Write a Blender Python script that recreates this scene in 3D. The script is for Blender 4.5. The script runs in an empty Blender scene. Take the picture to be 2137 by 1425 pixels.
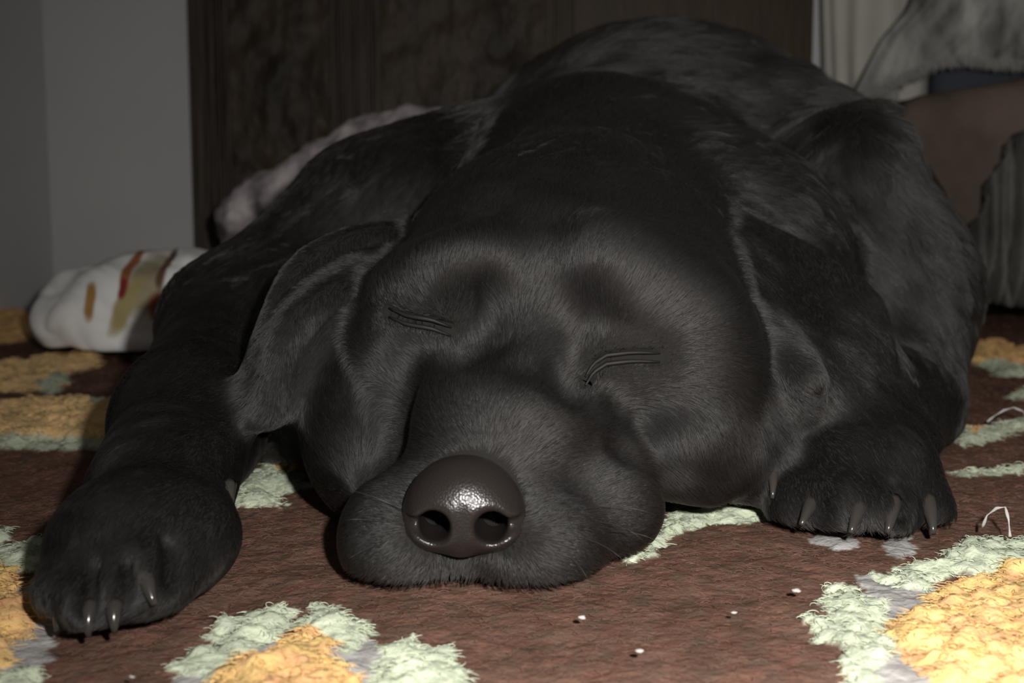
import bpy, bmesh, math, random
import numpy as np
from mathutils import Vector, Matrix, noise as mnoise

rng = np.random.default_rng(7)
random.seed(7)
SC = bpy.context.scene
COL = SC.collection

# ------------------------------------------------------------------ camera
F = 2671.0                       # focal length in pixels of the 2137x1425 frame
H = 0.175
PITCH = math.radians(7.0)
cam_d = bpy.data.cameras.new('camera')
cam_d.sensor_width = 36.0
cam_d.lens = 36.0 * F / 2137.0
cam_d.clip_start = 0.01
cam_d.dof.use_dof = True
cam_d.dof.focus_distance = 0.64
cam_d.dof.aperture_fstop = 10.0
cam = bpy.data.objects.new('camera', cam_d)
COL.objects.link(cam)
cam.location = (0, 0, H)
cam.rotation_euler = (math.pi / 2 - PITCH, 0, 0)
SC.camera = cam

# ------------------------------------------------------------------ light
world = bpy.data.worlds.new('world')
SC.world = world
world.use_nodes = True
bg = world.node_tree.nodes['Background']
bg.inputs[0].default_value = (1.0, 0.95, 0.88, 1)
bg.inputs[1].default_value = 0.065
fl = bpy.data.lights.new('camera_flash', 'SPOT')          # the camera's own flash, just right of and above the lens
fl.shadow_soft_size = 0.011
fl.spot_size = math.radians(116)
fl.spot_blend = 1.0
fl.energy = 35.5
fl.color = (1.0, 0.97, 0.93)
flo = bpy.data.objects.new('camera_flash', fl)
COL.objects.link(flo)
flo.location = (0.07, -0.01, H + 0.065)
flo.rotation_euler = (math.pi / 2 - PITCH - 0.10, 0, -0.31)
SC.view_settings.view_transform = 'Standard'
SC.view_settings.look = 'None'
SC.view_settings.exposure = 0.0
SC.view_settings.gamma = 1.0
SC.view_settings.use_curve_mapping = False

# ------------------------------------------------------------------ helpers
CP, SP = math.cos(PITCH), math.sin(PITCH)


def ray(px, py):
    dx = (px - 1068.5) / F
    dy = (712.5 - py) / F
    return np.array([dx, CP + dy * SP, -SP + dy * CP])


def P(px, py, Y):
    d = ray(px, py)
    t = Y / d[1]
    return np.array([d[0] * t, Y, H + d[2] * t])


def floor_pt(px, py, z=0.0):
    d = ray(px, py)
    t = (z - H) / d[2]
    return np.array([d[0] * t, d[1] * t])


def new_mat(name, rough=0.8, color=(0.5, 0.5, 0.5), spec=0.5):
    m = bpy.data.materials.new(name)
    m.use_nodes = True
    b = m.node_tree.nodes['Principled BSDF']
    b.inputs['Base Color'].default_value = (*color, 1)
    b.inputs['Roughness'].default_value = rough
    b.inputs['Specular IOR Level'].default_value = spec
    return m, m.node_tree, b


def noise_mat(name, c1, c2, scale=8, rough=0.8, spec=0.3, bump=0.2, stretch=(1, 1, 1), bump_scale=None, detail=6):
    m, nt, b = new_mat(name, rough, c1, spec)
    tc = nt.nodes.new('ShaderNodeTexCoord')
    mp = nt.nodes.new('ShaderNodeMapping')
    mp.inputs['Scale'].default_value = stretch
    nz = nt.nodes.new('ShaderNodeTexNoise')
    nz.inputs['Scale'].default_value = scale
    nz.inputs['Detail'].default_value = detail
    cr = nt.nodes.new('ShaderNodeValToRGB')
    cr.color_ramp.elements[0].position = 0.35
    cr.color_ramp.elements[1].position = 0.65
    cr.color_ramp.elements[0].color = (*c1, 1)
    cr.color_ramp.elements[1].color = (*c2, 1)
    L = nt.links.new
    L(tc.outputs['Object'], mp.inputs['Vector'])
    L(mp.outputs[0], nz.inputs['Vector'])
    L(nz.outputs[0], cr.inputs[0])
    L(cr.outputs[0], b.inputs['Base Color'])
    if bump:
        n2 = nt.nodes.new('ShaderNodeTexNoise')
        n2.inputs['Scale'].default_value = bump_scale or scale * 3
        n2.inputs['Detail'].default_value = 5
        bp = nt.nodes.new('ShaderNodeBump')
        bp.inputs['Strength'].default_value = bump
        bp.inputs['Distance'].default_value = 0.01
        L(mp.outputs[0], n2.inputs['Vector'])
        L(n2.outputs[0], bp.inputs['Height'])
        L(bp.outputs[0], b.inputs['Normal'])
    return m


def mesh_obj(name, verts, faces, mat, parent=None, smooth=True):
    me = bpy.data.meshes.new(name)
    me.from_pydata(np.asarray(verts).tolist() if isinstance(verts, np.ndarray) else verts, [],
                   faces.tolist() if isinstance(faces, np.ndarray) else faces)
    me.validate()
    me.update()
    if smooth:
        me.polygons.foreach_set('use_smooth', [True] * len(me.polygons))
    if mat:
        me.materials.append(mat)
    o = bpy.data.objects.new(name, me)
    COL.objects.link(o)
    if parent:
        o.parent = parent
        o.matrix_parent_inverse = Matrix.Translation(-Vector(parent.location))
    return o


def tag(o, label=None, cat=None, group=None, kind=None):
    if label: o['label'] = label
    if cat: o['category'] = cat
    if group: o['group'] = group
    if kind: o['kind'] = kind
    return o


def empty(name, loc):
    o = bpy.data.objects.new(name, None)
    COL.objects.link(o)
    o.location = loc
    o.empty_display_size = 0.02
    return o


def bm_obj(name, bm, mat, parent=None, smooth=False):
    me = bpy.data.meshes.new(name)
    bm.to_mesh(me)
    bm.free()
    if smooth:
        me.polygons.foreach_set('use_smooth', [True] * len(me.polygons))
    me.materials.append(mat)
    o = bpy.data.objects.new(name, me)
    COL.objects.link(o)
    if parent:
        o.parent = parent
        o.matrix_parent_inverse = Matrix.Translation(-Vector(parent.location))
    return o


def box_bm(x0, x1, y0, y1, z0, z1, bevel=0.0, seg=2):
    bm = bmesh.new()
    bmesh.ops.create_cube(bm, size=1.0)
    for v in bm.verts:
        v.co = Vector(((x0 + x1) / 2 + v.co.x * (x1 - x0), (y0 + y1) / 2 + v.co.y * (y1 - y0), (z0 + z1) / 2 + v.co.z * (z1 - z0)))
    if bevel:
        bmesh.ops.bevel(bm, geom=list(bm.edges), offset=bevel, segments=seg, affect='EDGES', profile=0.5)
    return bm


def vnoise(p, scale, seed=0.0):
    """cheap vectorised smooth noise in [-1,1] on (N,3) points: sums of rotated sines"""
    r = np.random.default_rng(int(seed * 1000) + 11)
    out = np.zeros(len(p), np.float32)
    amp = 0
    for i in range(9):
        k = r.normal(size=3)
        k /= np.linalg.norm(k)
        f = scale * (0.6 + 1.3 * r.random())
        a = 0.5 + r.random()
        out += a * np.sin(p @ k * f + r.random() * 6.28 + 1.5 * np.sin(p @ np.roll(k, 1) * f * 0.7))
        amp += a
    return out / amp * 1.8


# ---- signed distance modelling ---------------------------------------------
class Prim:
    pass


def ell(c, r, rot=None, k=0.02, flow=None, q=None, ln=0.01, op=1):
    p = Prim()
    p.t = 'e'; p.c = np.asarray(c, np.float32); p.r = np.asarray(r if hasattr(r, '__len__') else (r, r, r), np.float32)
    p.R = None if rot is None else np.array(rot, np.float32)
    m = float(p.r.max())
    p.lo = p.c - m; p.hi = p.c + m
    p.k = k; p.flow = flow; p.q = q; p.ln = ln; p.op = op
    return p


def cap(a, ra, b, rb, k=0.02, flow=None, q=None, ln=0.01, op=1):
    p = Prim()
    p.t = 'c'; p.a = np.asarray(a, np.float32); p.b = np.asarray(b, np.float32); p.ra = ra; p.rb = rb
    m = max(ra, rb)
    p.lo = np.minimum(p.a, p.b) - m; p.hi = np.maximum(p.a, p.b) + m
    p.k = k; p.q = q; p.ln = ln; p.op = op
    p.flow = (p.b - p.a) if flow is None and q is None else flow
    return p


def grp(subs, k=0.012, flow=None, ln=0.008):
    p = Prim()
    p.t = 'g'; p.s = subs; p.k = k; p.flow = flow; p.q = None; p.ln = ln; p.op = 1
    p.lo = np.min([q.lo for q in subs], 0); p.hi = np.max([q.hi for q in subs], 0)
    return p


def pd(p, X, Y, Z):
    if p.t == 'g':
        mg = 0.022
        if X.ndim == 3:
            d = np.full((X.shape[0], Y.shape[1], Z.shape[2]), 0.2, np.float32)
            for q in p.s:
                sl = []
                for i, a in enumerate((X[:, 0, 0], Y[0, :, 0], Z[0, 0, :])):
                    sl.append(slice(int(np.searchsorted(a, q.lo[i] - mg)), int(np.searchsorted(a, q.hi[i] + mg))))
                if any(v.stop <= v.start for v in sl):
                    continue
                t = tuple(sl)
                d[t] = np.minimum(d[t], pd(q, X[t[0]], Y[:, t[1]], Z[:, :, t[2]]))
            return d
        d = np.full(len(X), 0.2, np.float32)
        for q in p.s:
            m = (X > q.lo[0] - mg) & (X < q.hi[0] + mg) & (Y > q.lo[1] - mg) & (Y < q.hi[1] + mg) & (Z > q.lo[2] - mg) & (Z < q.hi[2] + mg)
            if m.any():
                d[m] = np.minimum(d[m], pd(q, X[m], Y[m], Z[m]))
        return d
    if p.t == 'e':
        x, y, z = X - p.c[0], Y - p.c[1], Z - p.c[2]
        if p.R is not None:
            R = p.R
            x, y, z = R[0, 0] * x + R[1, 0] * y + R[2, 0] * z, R[0, 1] * x + R[1, 1] * y + R[2, 1] * z, R[0, 2] * x + R[1, 2] * y + R[2, 2] * z
        r = p.r
        k0 = np.sqrt((x / r[0]) ** 2 + (y / r[1]) ** 2 + (z / r[2]) ** 2)
        k1 = np.sqrt((x / r[0] ** 2) ** 2 + (y / r[1] ** 2) ** 2 + (z / r[2] ** 2) ** 2) + 1e-6
        return k0 * (k0 - 1.0) / k1
    ab = p.b - p.a
    L2 = float(ab @ ab) + 1e-12
    x, y, z = X - p.a[0], Y - p.a[1], Z - p.a[2]
    t = np.clip((x * ab[0] + y * ab[1] + z * ab[2]) / L2, 0, 1)
    d = np.sqrt((x - t * ab[0]) ** 2 + (y - t * ab[1]) ** 2 + (z - t * ab[2]) ** 2)
    return d - (p.ra + t * (p.rb - p.ra))


def combine(d, e, p):
    if p.op == 1:
        h = np.maximum(p.k - np.abs(d - e), 0) / p.k
        return np.minimum(d, e) - h * h * p.k * 0.25
    e = -e
    h = np.maximum(p.k - np.abs(d - e), 0) / p.k
    return np.maximum(d, e) + h * h * p.k * 0.25


def eval_points(prims, pts):
    d = np.full(len(pts), 0.2, np.float32)
    for p in prims:
        m = np.all((pts > p.lo - p.k - 0.01) & (pts < p.hi + p.k + 0.01), axis=1)
        if m.any():
            q = pts[m]
            d[m] = combine(d[m], pd(p, q[:, 0], q[:, 1], q[:, 2]), p)
    return d


def grid_sdf(prims, lo, hi, h):
    n = np.ceil((np.array(hi) - np.array(lo)) / h).astype(int) + 1
    ax = [(lo[i] + h * np.arange(n[i])).astype(np.float32) for i in range(3)]
    V = np.full(n, 0.2, np.float32)
    for p in prims:
        s = []
        for i in range(3):
            a = max(0, int((p.lo[i] - p.k - 0.01 - lo[i]) / h))
            b = min(n[i], int((p.hi[i] + p.k + 0.01 - lo[i]) / h) + 2)
            s.append((a, b))
        if any(b <= a for a, b in s):
            continue
        sl = tuple(slice(a, b) for a, b in s)
        X = ax[0][sl[0]][:, None, None]; Y = ax[1][sl[1]][None, :, None]; Z = ax[2][sl[2]][None, None, :]
        V[sl] = combine(V[sl], pd(p, X, Y, Z), p)
    return V, ax


def surface_nets(V, lo, h):
    s = V < 0
    n = np.array(V.shape)
    c = np.zeros(n - 1, np.int8)
    for i in (0, 1):
        for j in (0, 1):
            for k in (0, 1):
                c += s[i:n[0] - 1 + i, j:n[1] - 1 + j, k:n[2] - 1 + k]
    cells = np.argwhere((c > 0) & (c < 8))
    idx = np.full(n - 1, -1, np.int32)
    idx[cells[:, 0], cells[:, 1], cells[:, 2]] = np.arange(len(cells))
    acc = np.zeros((len(cells), 3), np.float32)
    cnt = np.zeros(len(cells), np.float32)
    for axis in range(3):
        o1, o2 = [a for a in range(3) if a != axis]
        for u in (0, 1):
            for w in (0, 1):
                a = cells.copy()
                a[:, o1] += u; a[:, o2] += w
                b = a.copy(); b[:, axis] += 1
                va = V[a[:, 0], a[:, 1], a[:, 2]]; vb = V[b[:, 0], b[:, 1], b[:, 2]]
                m = (va < 0) != (vb < 0)
                t = np.where(m, va / np.where(m, va - vb, 1), 0)
                loc = np.zeros((len(cells), 3), np.float32)
                loc[:, o1] = u; loc[:, o2] = w; loc[:, axis] = t
                acc[m] += loc[m]; cnt[m] += 1
    verts = (cells + acc / cnt[:, None]) * h + np.array(lo)
    quads = []
    for axis in range(3):
        o1, o2 = [(1, 2), (2, 0), (0, 1)][axis]
        sa = [slice(None)] * 3; sb = [slice(None)] * 3
        sa[axis] = slice(0, n[axis] - 1); sb[axis] = slice(1, n[axis])
        e = np.argwhere(s[tuple(sa)] != s[tuple(sb)])
        e = e[(e[:, o1] > 0) & (e[:, o2] > 0) & (e[:, o1] < n[o1] - 1) & (e[:, o2] < n[o2] - 1)]
        inside = s[e[:, 0], e[:, 1], e[:, 2]]
        q = []
        for (du, dw) in ((-1, -1), (0, -1), (0, 0), (-1, 0)):
            f = e.copy(); f[:, o1] += du; f[:, o2] += dw
            q.append(idx[f[:, 0], f[:, 1], f[:, 2]])
        q = np.stack(q, 1)
        q[~inside] = q[~inside][:, ::-1]
        quads.append(q)
    return verts, np.concatenate(quads)


def hair_object(name, pts, radii, mat, parent=None, color=None):
    """pts (N,K,3), radii (N,K)"""
    N, K = pts.shape[:2]
    hc = bpy.data.hair_curves.new(name)
    hc.add_curves([K] * N)
    hc.attributes['position'].data.foreach_set('vector', pts.astype(np.float32).ravel())
    ra = hc.attributes.get('radius') or hc.attributes.new('radius', 'FLOAT', 'POINT')
    ra.data.foreach_set('value', radii.astype(np.float32).ravel())
    if color is not None:
        ca = hc.attributes.new('tint', 'FLOAT_COLOR', 'CURVE')
        c4 = np.ones((N, 4), np.float32); c4[:, :3] = color
        ca.data.foreach_set('color', c4.ravel())
    hc.materials.append(mat)
    o = bpy.data.objects.new(name, hc)
    COL.objects.link(o)
    if parent:
        o.parent = parent
        o.matrix_parent_inverse = Matrix.Translation(-Vector(parent.location))
    return o


def tube(name, pts, radii, mat, parent=None, sides=8, caps=True):
    pts = [Vector(p) for p in pts]
    V, Fc = [], []
    prev = None
    for i, p in enumerate(pts):
        t = (pts[min(i + 1, len(pts) - 1)] - pts[max(i - 1, 0)]).normalized()
        ref = prev if prev is not None else (Vector((0, 0, 1)) if abs(t.z) < 0.9 else Vector((1, 0, 0)))
        a = (ref - t * ref.dot(t)).normalized()
        prev = a
        b = t.cross(a)
        for s in range(sides):
            an = 2 * math.pi * s / sides
            V.append(tuple(p + (a * math.cos(an) + b * math.sin(an)) * radii[i]))
    for i in range(len(pts) - 1):
        for s in range(sides):
            s2 = (s + 1) % sides
            Fc.append((i * sides + s, i * sides + s2, (i + 1) * sides + s2, (i + 1) * sides + s))
    if caps:
        Fc.append(tuple(range(sides - 1, -1, -1)))
        Fc.append(tuple((len(pts) - 1) * sides + s for s in range(sides)))
    return mesh_obj(name, V, Fc, mat, parent)


# ------------------------------------------------------------------ room
M_wall = noise_mat('painted_wall', (0.53, 0.52, 0.52), (0.56, 0.55, 0.55), scale=5, rough=0.9, spec=0.1, bump=0.04, bump_scale=60)
M_floor = noise_mat('floor_board', (0.045, 0.038, 0.033), (0.07, 0.06, 0.05), scale=4, rough=0.6, bump=0.05, stretch=(1, 8, 1))
M_wood = noise_mat('dark_wood', (0.026, 0.018, 0.012), (0.050, 0.034, 0.021), scale=9, rough=0.5, spec=0.25, bump=0.25, stretch=(14, 14, 1), bump_scale=9)
M_carved = noise_mat('carved_wood', (0.020, 0.015, 0.010), (0.050, 0.034, 0.021), scale=16, rough=0.55, spec=0.25, bump=0.8, stretch=(1.6, 1, 0.8), bump_scale=26)
M_wood_b = noise_mat('brown_wood', (0.028, 0.017, 0.008), (0.044, 0.024, 0.010), scale=7, rough=0.5, spec=0.25, bump=0.1, stretch=(6, 6, 1))
M_curtain = noise_mat('curtain_cloth', (0.46, 0.44, 0.40), (0.52, 0.50, 0.45), scale=14, rough=0.95, spec=0.05, bump=0.15, bump_scale=220)

FZ = -0.022
floor = mesh_obj('floor', [(-2.2, -0.8, FZ), (2.2, -0.8, FZ), (2.2, 2.6, FZ), (-2.2, 2.6, FZ)], [(0, 1, 2, 3)], M_floor, smooth=False)
tag(floor, kind='structure')
WY = 1.95
cx = P(100, 300, WY)[0]
bm = box_bm(cx, 2.2, WY, WY + 0.1, FZ, 1.6)
tag(bm_obj('wall_back', bm, M_wall), kind='structure')
ex, ey = cx - 0.24 * 1.4, WY - 0.971 * 1.4
wl = mesh_obj('wall_left', [(cx, WY, FZ), (ex, ey, FZ), (ex, ey, 1.6), (cx, WY, 1.6),
                            (cx - 0.08, WY + 0.1, FZ), (ex - 0.1, ey + 0.05, FZ), (ex - 0.1, ey + 0.05, 1.6), (cx - 0.08, WY + 0.1, 1.6)],
              [(0, 1, 2, 3), (7, 6, 5, 4), (0, 4, 5, 1), (1, 5, 6, 2), (2, 6, 7, 3), (3, 7, 4, 0)], M_wall, smooth=False)
tag(wl, kind='structure')

# ---- dark wooden cabinet
CY = 1.86


def cxp(px, Y=CY):
    return float(P(px, 150, Y)[0])


cab = empty('wooden_cabinet', (cxp(1045), CY, FZ))
tag(cab, 'tall dark brown wooden cabinet with carved door panels behind the dog', 'cabinet')
ZT = 1.25
bm_obj('carcass', box_bm(cxp(397), cxp(1695), CY, WY - 0.002, FZ, ZT, 0.002), M_wood, cab)


def door(px0, px1, name='door'):
    x0, x1 = cxp(px0), cxp(px1)
    d = bm_obj(name, box_bm(x0, x1, CY - 0.012, CY - 0.0005, FZ + 0.05, ZT - 0.03, 0.001), M_wood, cab)
    # carved panel: relief geometry
    nx, nz = 46, 150
    fx = 0.034
    V, Fc = [], []
    for j in range(nz + 1):
        for i in range(nx + 1):
            x = x0 + fx + (x1 - x0 - 2 * fx) * i / nx
            z = FZ + 0.12 + (ZT - 0.2 - FZ) * j / nz
            u = (x - (x0 + x1) / 2) / (x1 - x0)
            r = 0.0035 * math.sin(10 * u + 3 * math.sin(z * 26)) * math.sin(z * 34 + 9 * abs(u)) + 0.003 * mnoise.noise((x * 60, 0, z * 45))
            V.append((x, CY - 0.0165 + r, z))
    for j in range(nz):
        for i in range(nx):
            a = j * (nx + 1) + i
            Fc.append((a, a + 1, a + nx + 2, a + nx + 1))
    mesh_obj('panel', V, Fc, M_carved, d)
    for (a, b, yy) in ((x0 + 0.004, x0 + 0.012, 0.020), (x0 + 0.017, x0 + 0.022, 0.024), (x0 + 0.026, x0 + 0.034, 0.019),
                       (x1 - 0.012, x1 - 0.004, 0.020), (x1 - 0.022, x1 - 0.017, 0.024), (x1 - 0.034, x1 - 0.026, 0.019)):
        bm_obj('moulding', box_bm(a, b, CY - yy, CY - 0.011, FZ + 0.05, ZT - 0.03, 0.002), M_wood, d)
    return d


door(436, 742)
door(748, 1188)
bm_obj('side_panel', box_bm(cxp(1194), cxp(1690), CY - 0.010, CY - 0.0005, FZ + 0.05, ZT - 0.03, 0.002), M_wood_b, cab)
bm_obj('plinth', box_bm(cxp(400), cxp(1692), CY - 0.018, CY - 0.0005, FZ, FZ + 0.048, 0.002), M_wood, cab)

# ---- curtain
x0, x1 = cxp(1700, 1.93), 1.25
V, Fc = [], []
nx, nz = 170, 30
for j in range(nz + 1):
    z = FZ + 0.004 + 1.25 * j / nz
    for i in range(nx + 1):
        x = x0 + (x1 - x0) * i / nx
        fold = 0.012 * math.sin(x * 62 + 0.9 * math.sin(z * 3.0)) + 0.007 * math.sin(x * 141 + 2 + z * 2)
        V.append((x + 0.012 * math.sin(z * 5 + x * 30), 1.918 + fold, z))
for j in range(nz):
    for i in range(nx):
        a = j * (nx + 1) + i
        Fc.append((a, a + 1, a + nx + 2, a + nx + 1))
cur = mesh_obj('curtain', V, Fc, M_curtain)
sm = cur.modifiers.new('thick', 'SOLIDIFY'); sm.thickness = 0.0015
tag(cur, 'pale cream curtain hanging beside the dark cabinet', 'curtain')
#ROOM_END

# ------------------------------------------------------------------ rug
C_BROWN = np.array((0.150, 0.086, 0.064)); C_MINT = np.array((0.54, 0.595, 0.45)); C_ORANGE = np.array((0.78, 0.50, 0.22))
C_LILAC = np.array((0.42, 0.405, 0.39)); C_TAN = np.array((0.80, 0.56, 0.28))
PATS = []                                    # (colour id, polygon in floor xy); later ones lie over earlier ones


def pat(cid, px_poly):
    PATS.append((cid, np.array([floor_pt(x, y, -0.005) for x, y in px_poly])))


# front-right flower
pat(3, [(1780, 1180), (1960, 1190), (1960, 1270), (1880, 1290), (1860, 1425), (1900, 1500), (2040, 1500), (1960, 1400), (1850, 1280)])
pat(3, [(1800, 1360), (1900, 1340), (2010, 1425), (2000, 1520), (1790, 1520)])
pat(1, [(1665, 1262), (1720, 1280), (1722, 1200), (1760, 1188), (1800, 1215), (1850, 1245), (1850, 1290), (1858, 1340), (1830, 1400), (1800, 1440), (1740, 1440), (1765, 1380), (1770, 1330), (1720, 1318), (1680, 1322), (1682, 1290)])
pat(1, [(1805, 1163), (1850, 1178), (1880, 1160), (1960, 1150), (2000, 1128), (2137, 1105), (2300, 1090), (2300, 1150), (2137, 1165), (2060, 1185), (1990, 1178), (1965, 1195), (1930, 1215), (1870, 1208), (1830, 1190)])
pat(1, [(2000, 1115), (2060, 1108), (2090, 1125), (2010, 1140)])
pat(2, [(1845, 1275), (1930, 1262), (1945, 1215), (2000, 1200), (2060, 1190), (2137, 1165), (2300, 1150), (2500, 1250), (2500, 1500), (2060, 1500), (1960, 1410), (1860, 1330)])
# front-centre flower
pat(3, [(440, 1310), (480, 1290), (800, 1320), (780, 1425), (720, 1480), (360, 1480), (360, 1385), (430, 1380)])
pat(1, [(345, 1370), (400, 1335), (445, 1330), (430, 1290), (470, 1270), (520, 1260), (580, 1232), (612, 1250), (600, 1290), (560, 1320), (500, 1360), (440, 1400), (390, 1385)])
pat(1, [(600, 1290), (640, 1262), (690, 1238), (705, 1258), (770, 1268), (770, 1310), (730, 1345), (690, 1320), (640, 1320)])
pat(1, [(770, 1385), (800, 1320), (855, 1300), (870, 1320), (945, 1330), (955, 1370), (1000, 1412), (960, 1440), (760, 1470)])
pat(2, [(425, 1425), (470, 1360), (530, 1335), (545, 1370), (590, 1310), (640, 1298), (690, 1315), (690, 1375), (740, 1390), (775, 1430), (760, 1520), (420, 1520)])
# front-left flower
pat(3, [(0, 1230), (100, 1170), (130, 1220), (120, 1300), (110, 1350), (40, 1400), (0, 1400), (-200, 1400), (-200, 1230)])
pat(1, [(-60, 1085), (20, 1082), (20, 1120), (60, 1110), (75, 1095), (95, 1120), (130, 1095), (130, 1120), (100, 1145), (80, 1180), (0, 1165), (-80, 1160)])
pat(1, [(-80, 1425), (0, 1395), (50, 1378), (100, 1390), (95, 1425), (80, 1470), (-80, 1470)])
pat(2, [(-300, 1160), (0, 1160), (45, 1165), (35, 1200), (10, 1240), (105, 1225), (108, 1260), (60, 1310), (20, 1345), (0, 1380), (-300, 1400)])
# middle flowers
pat(1, [(470, 985), (520, 975), (560, 950), (640, 955), (640, 1000), (590, 1015), (590, 1042), (500, 1042), (470, 1030)])
pat(2, [(560, 945), (650, 940), (645, 972), (590, 975)])
pat(1, [(1300, 1150), (1340, 1130), (1380, 1080), (1400, 1040), (1470, 1025), (1620, 1020), (1640, 1060), (1560, 1072), (1480, 1075), (1420, 1095), (1380, 1125), (1340, 1155)])
pat(3, [(1690, 1105), (1720, 1085), (1780, 1090), (1795, 1118), (1740, 1130)])
pat(3, [(1845, 1135), (1850, 1105), (1900, 1100), (1920, 1130), (1880, 1145)])
pat(4, [(-120, 850), (40, 828), (150, 822), (285, 822), (275, 880), (255, 915), (180, 922), (60, 915), (-120, 910)])
pat(1, [(-120, 905), (60, 908), (250, 905), (250, 925), (120, 928), (-120, 920)])
pat(1, [(150, 826), (290, 818), (290, 836), (190, 840)])
pat(4, [(-80, 765), (20, 748), (130, 735), (210, 742), (200, 760), (140, 770), (140, 795), (70, 812), (-80, 800)])
pat(1, [(60, 800), (130, 770), (145, 785), (110, 812)])
pat(2, [(-300, 660), (0, 645), (60, 650), (75, 690), (40, 708), (0, 712), (-300, 720)])
pat(1, [(270, 735), (350, 720), (350, 745), (300, 752)])
pat(2, [(2005, 745), (2040, 712), (2080, 703), (2125, 725), (2200, 728), (2400, 730), (2400, 765), (2137, 762), (2090, 745), (2040, 752)])
pat(1, [(2040, 752), (2090, 745), (2150, 760), (2280, 765), (2280, 776), (2090, 777)])
pat(1, [(1985, 905), (2010, 885), (2060, 880), (2137, 858), (2260, 850), (2260, 880), (2137, 885), (2080, 905), (2010, 920)])
pat(2, [(2020, 888), (2050, 882), (2055, 893), (2025, 897)])
pat(1, [(2100, 815), (2137, 805), (2250, 800), (2250, 828), (2120, 825)])
pat(1, [(1960, 968), (2040, 962), (2137, 958), (2300, 955), (2300, 970), (2137, 972), (2000, 980)])


def poly_dist(poly, x, y):
    """signed distance (negative inside), vectorised"""
    n = len(poly)
    inside = np.zeros(len(x), bool)
    d = np.full(len(x), 1e9)
    for i in range(n):
        a = poly[i]; b = poly[(i + 1) % n]
        e = b - a
        wx, wy = x - a[0], y - a[1]
        t = np.clip((wx * e[0] + wy * e[1]) / (e @ e + 1e-12), 0, 1)
        d = np.minimum(d, (wx - t * e[0]) ** 2 + (wy - t * e[1]) ** 2)
        c = ((a[1] > y) != (b[1] > y))
        xi = (b[0] - a[0]) * (y - a[1]) / (b[1] - a[1] + 1e-12) + a[0]
        inside ^= c & (x < xi)
    d = np.sqrt(d)
    return np.where(inside, -d, d)


def rug_pattern(x, y, wob=0.0030):
    """colour id and raised height for floor points"""
    p = np.stack([x, y, np.zeros_like(x)], 1)
    wx = x + wob * vnoise(p, 260, 0.1) + wob * 0.6 * vnoise(p, 620, 0.15)
    wy = y + wob * vnoise(p, 260, 0.2) + wob * 0.6 * vnoise(p, 620, 0.25)
    cid = np.zeros(len(x), int)
    hgt = np.zeros(len(x))
    for c, poly in PATS:
        lo = poly.min(0) - 0.02; hi = poly.max(0) + 0.02
        m = (wx > lo[0]) & (wx < hi[0]) & (wy > lo[1]) & (wy < hi[1])
        if not m.any():
            continue
        d = poly_dist(poly, wx[m], wy[m])
        ii = np.where(m)[0]
        ins = d < 0
        cid[ii[ins]] = c
        mx = {1: 0.004, 2: 0.007, 3: 0.001, 4: 0.006}[c]
        hgt[ii[ins]] = mx * np.clip(-d[ins] / 0.012, 0, 1) ** 0.5
    return cid, hgt


PAL = np.stack([C_BROWN, C_MINT, C_ORANGE, C_LILAC, C_TAN])


def rug_color(cid, x, y):
    c = PAL[cid].copy()
    p = np.stack([x, y, np.zeros_like(x)], 1)
    n1 = vnoise(p, 190, 0.5); n2 = vnoise(p, 60, 0.6)
    c *= (1 + 0.18 * n1 + 0.12 * n2)[:, None]
    br = cid == 0
    c[br, 0] *= 1 + 0.12 * vnoise(p, 330, 0.7)[br]
    o = cid == 2
    c[o, 1] *= (1 - 0.16 * np.clip(vnoise(p, 230, 0.8)[o], -0.4, 1))
    return np.clip(c, 0.004, 0.95)


RX0, RX1, RY0, RY1 = -0.735, 1.05, 0.22, 1.83
st = 0.0045
gx = np.concatenate([np.arange(RX0, -0.36, 0.006), np.arange(-0.36, 0.36, 0.0019), np.arange(0.36, RX1, 0.006)])
gy = np.concatenate([np.arange(RY0, 0.42, 0.006), np.arange(0.42, 0.74, 0.0019), np.arange(0.74, RY1, 0.006)])
GX, GY = np.meshgrid(gx, gy)
fx, fy = GX.ravel(), GY.ravel()
cid, hg = rug_pattern(fx, fy)
pz = np.stack([fx, fy, np.zeros_like(fx)], 1)


def rug_relief(x, y, cid):
    p = np.stack([x, y, np.zeros_like(x)], 1)
    am = np.array([0.0007, 0.0026, 0.0032, 0.0010, 0.003])[cid]
    return am * vnoise(p, 150, 0.3) + am * 0.6 * vnoise(p, 420, 0.4) + am * 0.25 * vnoise(p, 1300, 0.45)


RZ = -0.010
zz = RZ + hg + rug_relief(fx, fy, cid)
nxg, nyg = len(gx), len(gy)
a = (np.arange(nyg - 1)[:, None] * nxg + np.arange(nxg - 1)[None, :]).ravel()
quads = np.stack([a, a + 1, a + nxg + 1, a + nxg], 1)
# skirt to the floor so that the rug has an edge
edge = np.concatenate([np.arange(nxg), np.arange(1, nyg) * nxg + nxg - 1, (nyg - 1) * nxg + np.arange(nxg - 2, -1, -1), np.arange(nyg - 2, 0, -1) * nxg])
rv = np.stack([fx, fy, zz], 1)
sk = rv[edge].copy(); sk[:, 2] = FZ + 0.0005
base = len(rv)
ne = len(edge)
j = np.arange(ne); j2 = (j + 1) % ne
sq = np.stack([edge[j2], edge[j], base + j, base + j2], 1)
rug_v = np.concatenate([rv, sk]); rug_f = np.concatenate([quads, sq])

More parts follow.
